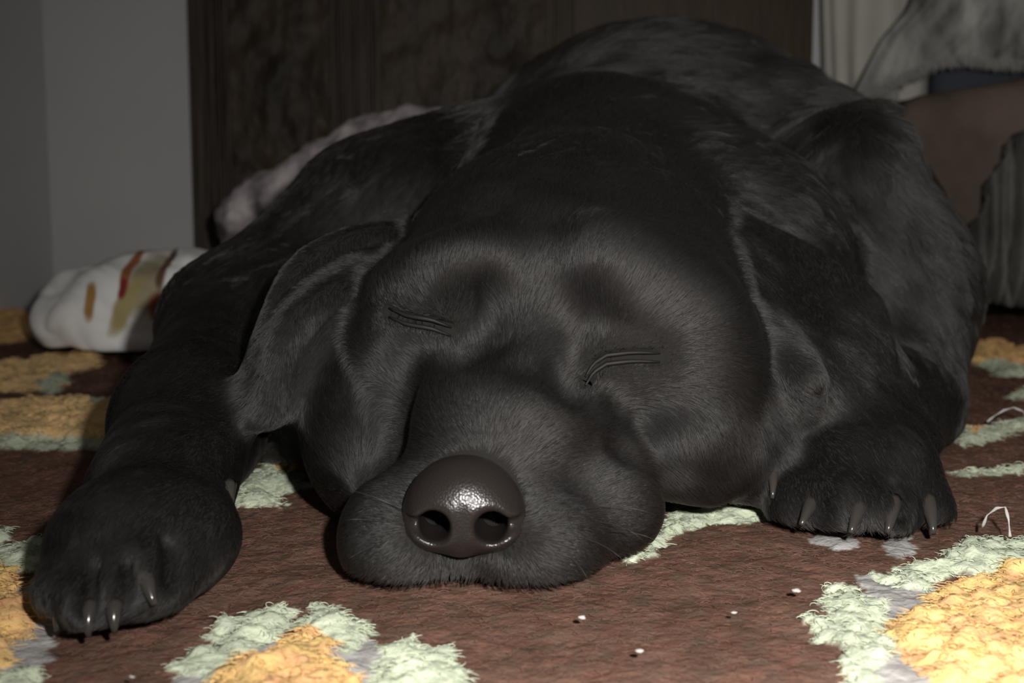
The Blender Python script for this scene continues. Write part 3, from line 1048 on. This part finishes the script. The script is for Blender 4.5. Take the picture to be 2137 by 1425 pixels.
def stroke(cx_, cz_, hw, hh, colr, lean=0.0):
    """printed brush stroke: soft-edged ellipse in the pillow's own x-z plane"""
    global mixprev
    u = mth('ADD', mth('SUBTRACT', sx.outputs['X'], cx_), wob)
    zz_ = mth('SUBTRACT', sx.outputs['Z'], cz_)
    u = mth('SUBTRACT', u, mth('MULTIPLY', zz_, lean))
    e = mth('ADD', mth('POWER', mth('ABSOLUTE', mth('DIVIDE', u, hw)), 2.5), mth('POWER', mth('ABSOLUTE', mth('DIVIDE', mth('ADD', zz_, wob), hh)), 3.0))
    mr = nt.nodes.new('ShaderNodeMapRange'); mr.inputs['From Min'].default_value = 1.5; mr.inputs['From Max'].default_value = 0.4
    nt.links.new(e, mr.inputs['Value'])
    mx = nt.nodes.new('ShaderNodeMix'); mx.data_type = 'RGBA'
    nt.links.new(mr.outputs[0], mx.inputs['Factor'])
    if mixprev is None: mx.inputs['A'].default_value = (0.84, 0.84, 0.83, 1)
    else: nt.links.new(mixprev, mx.inputs['A'])
    mx.inputs['B'].default_value = (*colr, 1)
    mixprev = mx.outputs['Result']


pxm = 1.32 / F


def st_px(x, y, hw, hh, c, lean=0):
    q = P(x, y, 1.318) - pc
    stroke(float(q[0]), float(q[2]), hw * pxm, hh * pxm, c, lean)


st_px(300, 600, 38, 62, (0.36, 0.31, 0.20))
st_px(262, 640, 22, 62, (0.40, 0.33, 0.16), 0.45)
st_px(254, 565, 12, 52, (0.34, 0.12, 0.05))
st_px(255, 600, 9, 20, (0.22, 0.03, 0.03))
st_px(328, 565, 9, 40, (0.14, 0.08, 0.05))
st_px(183, 632, 12, 40, (0.40, 0.22, 0.07))
st_px(335, 645, 24, 34, (0.36, 0.09, 0.05))
nt.links.new(mixprev, b.inputs['Base Color'])
prs = [ell((0.015, 0, 0.0), (0.115, 0.085, 0.058), k=0.02), ell((-0.05, -0.01, -0.014), (0.055, 0.07, 0.042), k=0.02), ell((0.06, 0, 0.006), (0.07, 0.07, 0.056), k=0.02),
       ell((0.0, -0.035, -0.03), (0.075, 0.055, 0.028), k=0.01)]
zf = 0.003 - pc[2]
pil_e = empty('pillow', (pc[0], pc[1], 0.0))
tag(pil_e, 'crumpled white pillow printed with orange and yellow streaks', 'pillow')
po = cloth_sdf('cover', prs, 0.003, M_pil, 0.0055, 48, 0.41, zmin=zf)
po.location = pc
po.parent = pil_e; po.location = Vector(pc) - Vector(pil_e.location)
M_dkback, _, _ = new_mat('dark_backing', 0.9, (0.035, 0.025, 0.02), 0.1)
bk = cloth_sdf('backing', [ell((-0.058, 0.045, -0.012), (0.065, 0.05, 0.046), k=0.02), ell((0.02, 0.05, -0.004), (0.10, 0.05, 0.05), k=0.02)], 0.004, M_dkback, 0.003, 60, 0.3, zmin=zf)
bk.parent = pil_e; bk.location = Vector(pc) - Vector(pil_e.location)

# ---- mauve grey blanket heaped behind the dog
M_blk = noise_mat('mottled_fleece', (0.07, 0.06, 0.06), (0.50, 0.45, 0.46), scale=24, rough=0.95, spec=0.05, bump=0.3, bump_scale=150, detail=3)
BY = 1.57
prs = []
for (x, y, r) in ((510, 455, 52), (560, 425, 56), (625, 402, 58), (690, 362, 62), (745, 325, 56), (810, 300, 60), (880, 290, 60)):
    c = P(x, y, BY); rr = px2m(r, BY)
    prs.append(ell(c, (rr, rr * 1.2, rr), k=0.02))
    prs.append(cap(c, rr, (c[0] + 0.02, c[1], 0.02), rr * 1.15, k=0.02))
bo = cloth_sdf('blanket', prs, 0.004, M_blk, 0.005, 75, 0.77, zmin=0.003)
tag(bo, 'mottled mauve grey blanket heaped behind the dog, before the cabinet', 'blanket')

# ---- brown armchair, right edge of the picture
M_arm = noise_mat('brown_velvet', (0.07, 0.055, 0.045), (0.14, 0.105, 0.085), scale=9, rough=0.9, spec=0.1, bump=0.35, bump_scale=30)
M_navy = noise_mat('navy_upholstery', (0.05, 0.055, 0.07), (0.06, 0.066, 0.082), scale=20, rough=0.9, spec=0.1, bump=0.1)
AY = 1.60
ach = empty('armchair', (float(P(2090, 640, AY)[0]), AY + 0.1, 0.0))
tag(ach, 'brown upholstered armchair with a dark navy back at the right', 'armchair')


def soft_box(name, x0, x1, y0, y1, z0, z1, mat, bev, tilt=0.0, wr=0.003, parent=None):
    bm = box_bm(x0, x1, y0, y1, z0, z1, bev, 4)
    bmesh.ops.subdivide_edges(bm, edges=[e for e in bm.edges if e.calc_length() > 0.05], cuts=14, use_grid_fill=True)
    cxx = (x0 + x1) / 2
    for v in bm.verts:
        nz_ = mnoise.noise(v.co * 14)
        if v.co.z > z0 + 0.02:
            v.co.z += tilt * (v.co.x - x0) * (v.co.z - z0) / (z1 - z0)
        v.co += Vector((mnoise.noise(v.co * 11), nz_, mnoise.noise(v.co * 9 + Vector((4, 4, 4))))) * wr
    return bm_obj(name, bm, mat, parent, True)


ax0 = float(P(1878, 300, AY)[0])
za = float(P(1880, 205, AY)[2])
soft_box('arm', ax0, ax0 + 0.62, AY, AY + 0.14, 0.035, za, M_arm, 0.03, 0.17, 0.004, ach)
soft_box('seat', ax0 + 0.05, ax0 + 0.60, AY + 0.143, AY + 0.23, 0.05, za - 0.05, M_arm, 0.03, 0.0, 0.003, ach)
soft_box('backrest', float(P(1960, 100, 1.83)[0]), ax0 + 0.60, AY + 0.235, AY + 0.285, 0.05, 0.62, M_navy, 0.02, 0.0, 0.003, ach)
for (dx_, dy_) in ((0.05, 0.03), (0.56, 0.03), (0.22, 0.24), (0.56, 0.24)):
    bm = bmesh.new()
    bmesh.ops.create_cone(bm, cap_ends=True, segments=12, radius1=0.014, radius2=0.02, depth=0.043)
    for v in bm.verts: v.co += Vector((ax0 + dx_, AY + dy_, 0.0215))
    bm_obj('leg', bm, M_wood, ach, True)


# ---- grey throws
def drape(name, rows, mat, thick=0.004, nu=40, nv=50, fold=0.006, ff=16, seed=0, parent=None):
    R = np.array([[P(*q) for q in r] for r in rows])

    def interp(arr, t):
        m = len(arr) - 1
        sx_ = t * m; i = min(int(sx_), m - 1); f = sx_ - i
        p0 = arr[i - 1] if i > 0 else 2 * arr[0] - arr[1]
        p3 = arr[i + 2] if i + 2 <= m else 2 * arr[m] - arr[m - 1]
        p1, p2 = arr[i], arr[i + 1]
        return 0.5 * (2 * p1 + (p2 - p0) * f + (2 * p0 - 5 * p1 + 4 * p2 - p3) * f * f + (3 * p1 - p0 - 3 * p2 + p3) * f ** 3)
    V, Fc = [], []
    for iu in range(nu + 1):
        u = iu / nu
        for iv in range(nv + 1):
            v = iv / nv
            q = interp(np.stack([interp(R[k_], v) for k_ in range(len(R))]), u)
            q = q + np.array((0, 1, 0)) * fold * (math.sin(ff * v + seed + 2 * math.sin(3 * u)) + 0.5 * math.sin(ff * 2.3 * v + 1.7 * u * 4))
            V.append(tuple(q))
    for iu in range(nu):
        for iv in range(nv):
            a = iu * (nv + 1) + iv
            Fc.append((a, a + 1, a + nv + 2, a + nv + 1))
    o = mesh_obj(name, V, Fc, mat, parent)
    sm = o.modifiers.new('thick', 'SOLIDIFY'); sm.thickness = thick; sm.offset = 0
    return o, np.array(V).reshape(nu + 1, nv + 1, 3)


M_throw = noise_mat('grey_fleece', (0.10, 0.10, 0.095), (0.40, 0.40, 0.37), scale=15, rough=0.95, spec=0.05, bump=0.35, bump_scale=70, stretch=(1.6, 1, 0.7))
TY = 1.80
th = empty('throw', (float(P(2000, 100, TY)[0]), TY, 0.2))
tag(th, 'grey fleece throw with a fringed hem draped over the armchair back', 'throw')
# rows run along the hem (left to right), from the top edge down to the hem
o, grid_ = drape('fabric', [
    [(1930, -140, 1.76), (1990, -140, 1.74), (2080, -150, 1.72), (2180, -150, 1.72), (2300, -150, 1.72)],
    [(1905, 0, 1.76), (1980, -20, 1.74), (2080, -30, 1.72), (2180, -30, 1.72), (2300, -30, 1.72)],
    [(1838, 90, 1.76), (1920, 70, 1.74), (2040, 60, 1.72), (2150, 60, 1.72), (2300, 60, 1.72)],
    [(1770, 225, 1.76), (1890, 155, 1.74), (1990, 122, 1.72), (2105, 132, 1.72), (2300, 120, 1.72)]], M_throw, nu=36, nv=70, fold=0.004, ff=24, parent=th)
o2, g2 = drape('tail', [[(1772, 215, 1.765), (1790, 205, 1.76), (1830, 190, 1.755), (1876, 165, 1.75)],
                       [(1768, 330, 1.765), (1790, 330, 1.76), (1830, 330, 1.755), (1868, 330, 1.75)],
                       [(1765, 520, 1.765), (1790, 520, 1.76), (1830, 520, 1.755), (1862, 520, 1.75)]], M_throw, nu=20, nv=14, fold=0.003, ff=9, parent=th)
hem = grid_[-1]
fp = []
for t in np.linspace(0.02, 0.98, 420):
    i = t * (len(hem) - 1); k = int(i); q = hem[k] * (1 - i + k) + hem[min(k + 1, len(hem) - 1)] * (i - k)
    a_ = q + rng.normal(0, 0.0012, 3)
    b_ = a_ + np.array((rng.normal(0.004, 0.003), rng.normal(-0.002, 0.002), -0.009 - 0.004 * rng.random()))
    fp.append([a_ + (0, -0.003, 0.004), (a_ + b_) / 2 + (0.001, -0.003, 0), b_])
M_fr, _, _ = new_mat('fringe_wool', 0.9, (0.26, 0.26, 0.245), 0.1)
fr = hair_object('fringe', np.array(fp), np.tile(np.array([0.0007, 0.0006, 0.0003]), (len(fp), 1)), M_fr, th)
tag(fr, kind='stuff')

M_throw2 = noise_mat('dark_grey_fleece', (0.055, 0.050, 0.045), (0.13, 0.125, 0.115), scale=11, rough=0.95, spec=0.05, bump=0.3, bump_scale=60)
sk, _ = drape('blanket', [
    [(2030, 480, 1.57), (2062, 390, 1.565), (2105, 300, 1.56), (2160, 260, 1.56), (2240, 260, 1.56), (2330, 260, 1.56)],
    [(2032, 540, 1.58), (2072, 520, 1.57), (2110, 500, 1.555), (2160, 490, 1.55), (2240, 490, 1.55), (2330, 490, 1.55)],
    [(2025, 628, 1.575), (2070, 632, 1.56), (2112, 640, 1.555), (2160, 640, 1.55), (2240, 645, 1.55), (2330, 645, 1.55)]], M_throw2, nu=30, nv=90, fold=0.014, ff=30, seed=1.2)
tag(sk, 'grey blanket hanging in folds over the front of the armchair', 'blanket')

# ---- loose bits on the rug
M_lint, _, _ = new_mat('white_lint', 0.8, (0.45, 0.42, 0.40), 0.2)
for i, (x, y, r, lab) in enumerate(((1215, 1288, .0016, 'white lint fleck on the brown rug below the dog muzzle'), (1662, 1232, .0017, 'white lint fleck beside the right mint green leaf'),
                                    (1335, 1358, .0015, 'white lint fleck at the bottom centre of the rug'), (275, 1412, .0010, 'tiny white lint fleck at the lower left of the rug'),
                                    (1532, 1278, .0012, 'pale lint fleck on brown rug below the cheek flap'))):
    xy = floor_pt(x, y, -0.002)
    bm = bmesh.new()
    bmesh.ops.create_icosphere(bm, subdivisions=2, radius=r)
    for v in bm.verts:
        n_ = 1 + 0.5 * mnoise.noise(v.co * 900 + Vector((i * 7, 0, 0)))
        v.co = Vector((v.co.x * 1.1 * n_, v.co.y * 0.8 * n_, v.co.z * 0.5 * n_)) + Vector((xy[0], xy[1], -0.002))
    tag(bm_obj('lint', bm, M_lint, None, True), lab, 'lint', 'lint flecks on the rug')
M_thr, _, _ = new_mat('pale_thread', 0.6, (0.40, 0.39, 0.37), 0.3)
for pts_, lab in (([(2060, 880), (2075, 868), (2095, 856), (2115, 850), (2135, 858), (2148, 880)], 'pale curled thread standing off the rug at right edge'),
                  ([(2050, 1100), (2060, 1075), (2080, 1060), (2098, 1058), (2105, 1085), (2108, 1120)], 'pale loop of thread on the rug beside the right paw')):
    fl0 = floor_pt(*pts_[0]); fl1 = floor_pt(*pts_[-1])
    q = []
    for i, (x, y) in enumerate(pts_):
        t = i / (len(pts_) - 1)
        q.append(P(x, y, fl0[1] * (1 - t) + fl1[1] * t))
    fine = []
    for i in range(len(q) - 1):
        for t in np.linspace(0, 1, 5)[:-1]: fine.append(q[i] * (1 - t) + q[i + 1] * t)
    fine.append(q[-1])
    tag(tube('thread', fine, [0.0006 + 0.0003 * math.sin(i) for i in range(len(fine))], M_thr), lab, 'thread')
